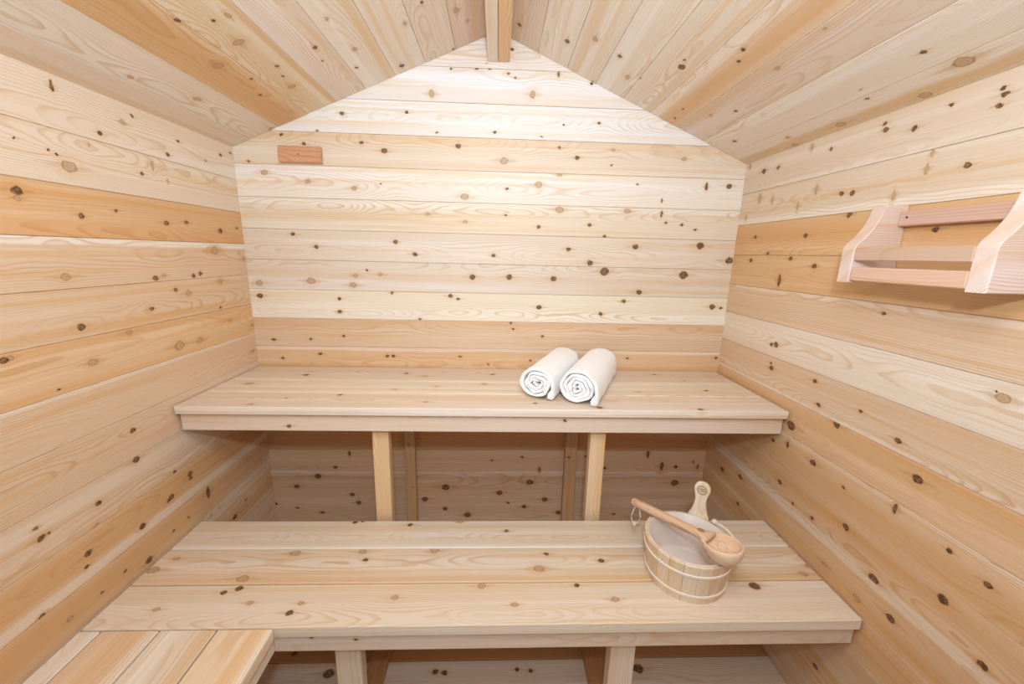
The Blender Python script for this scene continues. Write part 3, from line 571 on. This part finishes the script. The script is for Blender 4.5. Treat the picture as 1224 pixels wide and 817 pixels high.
me = ring_mesh([(0, .012), (ri-.012, .012), (ri-.003, .016), (ri, .024), (ro-.0015, H+.0005), (ro+.001, H+.002), (ro+.004, H+.0015), (ro+.0035, H+.0005), (ro+.0002, H-.002), (ri+.001, .020), (ri-.004, .0105), (0, .010)], 64, closed=False)
for p in me.polygons: p.use_smooth = True
part('liner', me, LINER, bk, Matrix.Translation(BC))
me = ring_mesh([(0, .001), (rb-th-.0015, .001), (rb-th-.0015, .009), (0, .009)], 40, closed=False); o = part('base', me, CLEAR, bk, Matrix.Translation(BC)); woodify(o, MD, '')
# cord tied through the rim beside the ear
def ball(name, parent, loc, r, mat, sc_=(1, 1, 1)):
    bm = bmesh.new(); bmesh.ops.create_uvsphere(bm, u_segments=14, v_segments=9, radius=r)
    for v in bm.verts:
        k = 1+.18*math.sin(v.co.x/r*5+1)*math.sin(v.co.z/r*4); v.co = Vector((v.co.x*k*sc_[0], v.co.y*k*sc_[1], v.co.z*k*sc_[2]))
    me = bpy.data.meshes.new(name); bm.to_mesh(me); bm.free()
    for p in me.polygons: p.use_smooth = True
    return part(name, me, mat, parent, Matrix.Translation(loc))
kp = BC+Vector((math.cos(math.radians(27))*.127, math.sin(math.radians(27))*.127, H+.010))
pts = [BC+Vector((math.cos(a)*.129, math.sin(a)*.129, H+.007+.006*math.sin((a-.42)*-3))) for a in [math.radians(d) for d in (30, 24, 16, 8, 0, -8, -14)]]
cord = tube('cord', pts, [.0050]*len(pts), ROPE, bk, 8); ball('knot', cord, kp, .0095, ROPE, (1, 1, .8))

# ---------------------------------------------------------------- ladle
E = Vector((1.546, -.545, .792-F)); B = Vector((1.711, -.805,   .829-F)); D = (B-E); Ld = D.length; Dn = D.normalized()
ld = thing('ladle', 'wooden ladle with a deep round bowl lying across the rim of the bucket', 'ladle', E)
Xl = Dn; Yl = Vector((0, 0, 1)).cross(Xl).normalized(); Zl = Xl.cross(Yl)
ML = Matrix(((Xl.x, Yl.x, Zl.x, E.x), (Xl.y, Yl.y, Zl.y, E.y), (Xl.z, Yl.z, Zl.z, E.z), (0, 0, 0, 1)))
st = [(-.006, .007), (-.003, .0105), (.002, .0130), (.05, .0138), (.10, .0138), (.15, .0136), (.185, .0134), (.210, .0136), (.232, .0150), (.250, .020), (.262, .028), (.272, .036)]
fl = [(1, 1)]*7+[(1.05, .95), (1.15, .80), (1.2, .56), (1.15, .36), (1.1, .24)]
N = 16; vs_ = []; fs = []
for (x, r), (fx, fz) in zip(st, fl):
    zc = .0006*0+(.004 if x > .24 else .002 if x > .2 else 0)
    vs_ += [(x, r*fx*math.cos(2*math.pi*k/N), zc+r*fz*math.sin(2*math.pi*k/N)) for k in range(N)]
for i in range(len(st)-1):
    for k in range(N): k2 = (k+1) % N; fs.append((i*N+k, i*N+k2, (i+1)*N+k2, (i+1)*N+k))
fs += [tuple(range(N)), tuple(reversed(range((len(st)-1)*N, len(st)*N)))]
me = bpy.data.meshes.new('handle'); me.from_pydata(vs_, [], fs); me.update()
bm = bmesh.new(); bm.from_mesh(me); bmesh.ops.recalc_face_normals(bm, faces=bm.faces[:]); bm.to_mesh(me); bm.free()
for p in me.polygons: p.use_smooth = True
hd = part('handle', me, CLEAR, ld, ML); woodify(hd, (.74, .52, .36), '', 3.6)
# bowl: thick turned shell, slightly egg-shaped along the handle
Rb = .0505
prof = [(0, -.0485), (.014, -.0475), (.027, -.043), (.039, -.033), (.047, -.018), (.0505, -.003), (Rb, .006), (.0485, .0085), (.0455, .0085), (.0440, .006), (.0425, -.003), (.036, -.015), (.026, -.024), (.013, -.029), (0, -.030)]
me = ring_mesh(prof, 40, closed=False)
for v in me.vertices:
    if v.co.x < 0: v.co.x *= 1.14
for p in me.polygons: p.use_smooth = True
MB = ML @ Matrix.Translation((Ld, 0, 0))
bo = part('bowl', me, TURNED, ld, MB); woodify(bo, (.80, .61, .45), [(-.016, .024, 16., 1), ], 5.3)
mark(hd, ML @ Matrix.Translation((.243, 0, .0150)) @ Matrix.Diagonal((1.1, .8, 1, 1)), .0095)
# hanging loop of cord through the handle's end
q = E+Dn*.018
pts = []
for k in range(15):
    a = k/14*2*math.pi; s = math.sin(a/2)
    pts.append(q+Vector((-.012*math.sin(a)-.004*s, .008*math.sin(a), .013-.088*s**.8)))
lp = tube('cord', pts, [.0021]*len(pts), ROPE, ld, 8)
kb = q+Vector((-.004, 0, -.079))
ball('knot', lp, kb, .0075, ROPE, (1, 1, 1.3))
tube('cord_end', [kb, kb+Vector((-.004, -.003, -.008)), kb+Vector((-.003, -.005, -.017))], [.002, .002, .0026], ROPE, lp, 8)
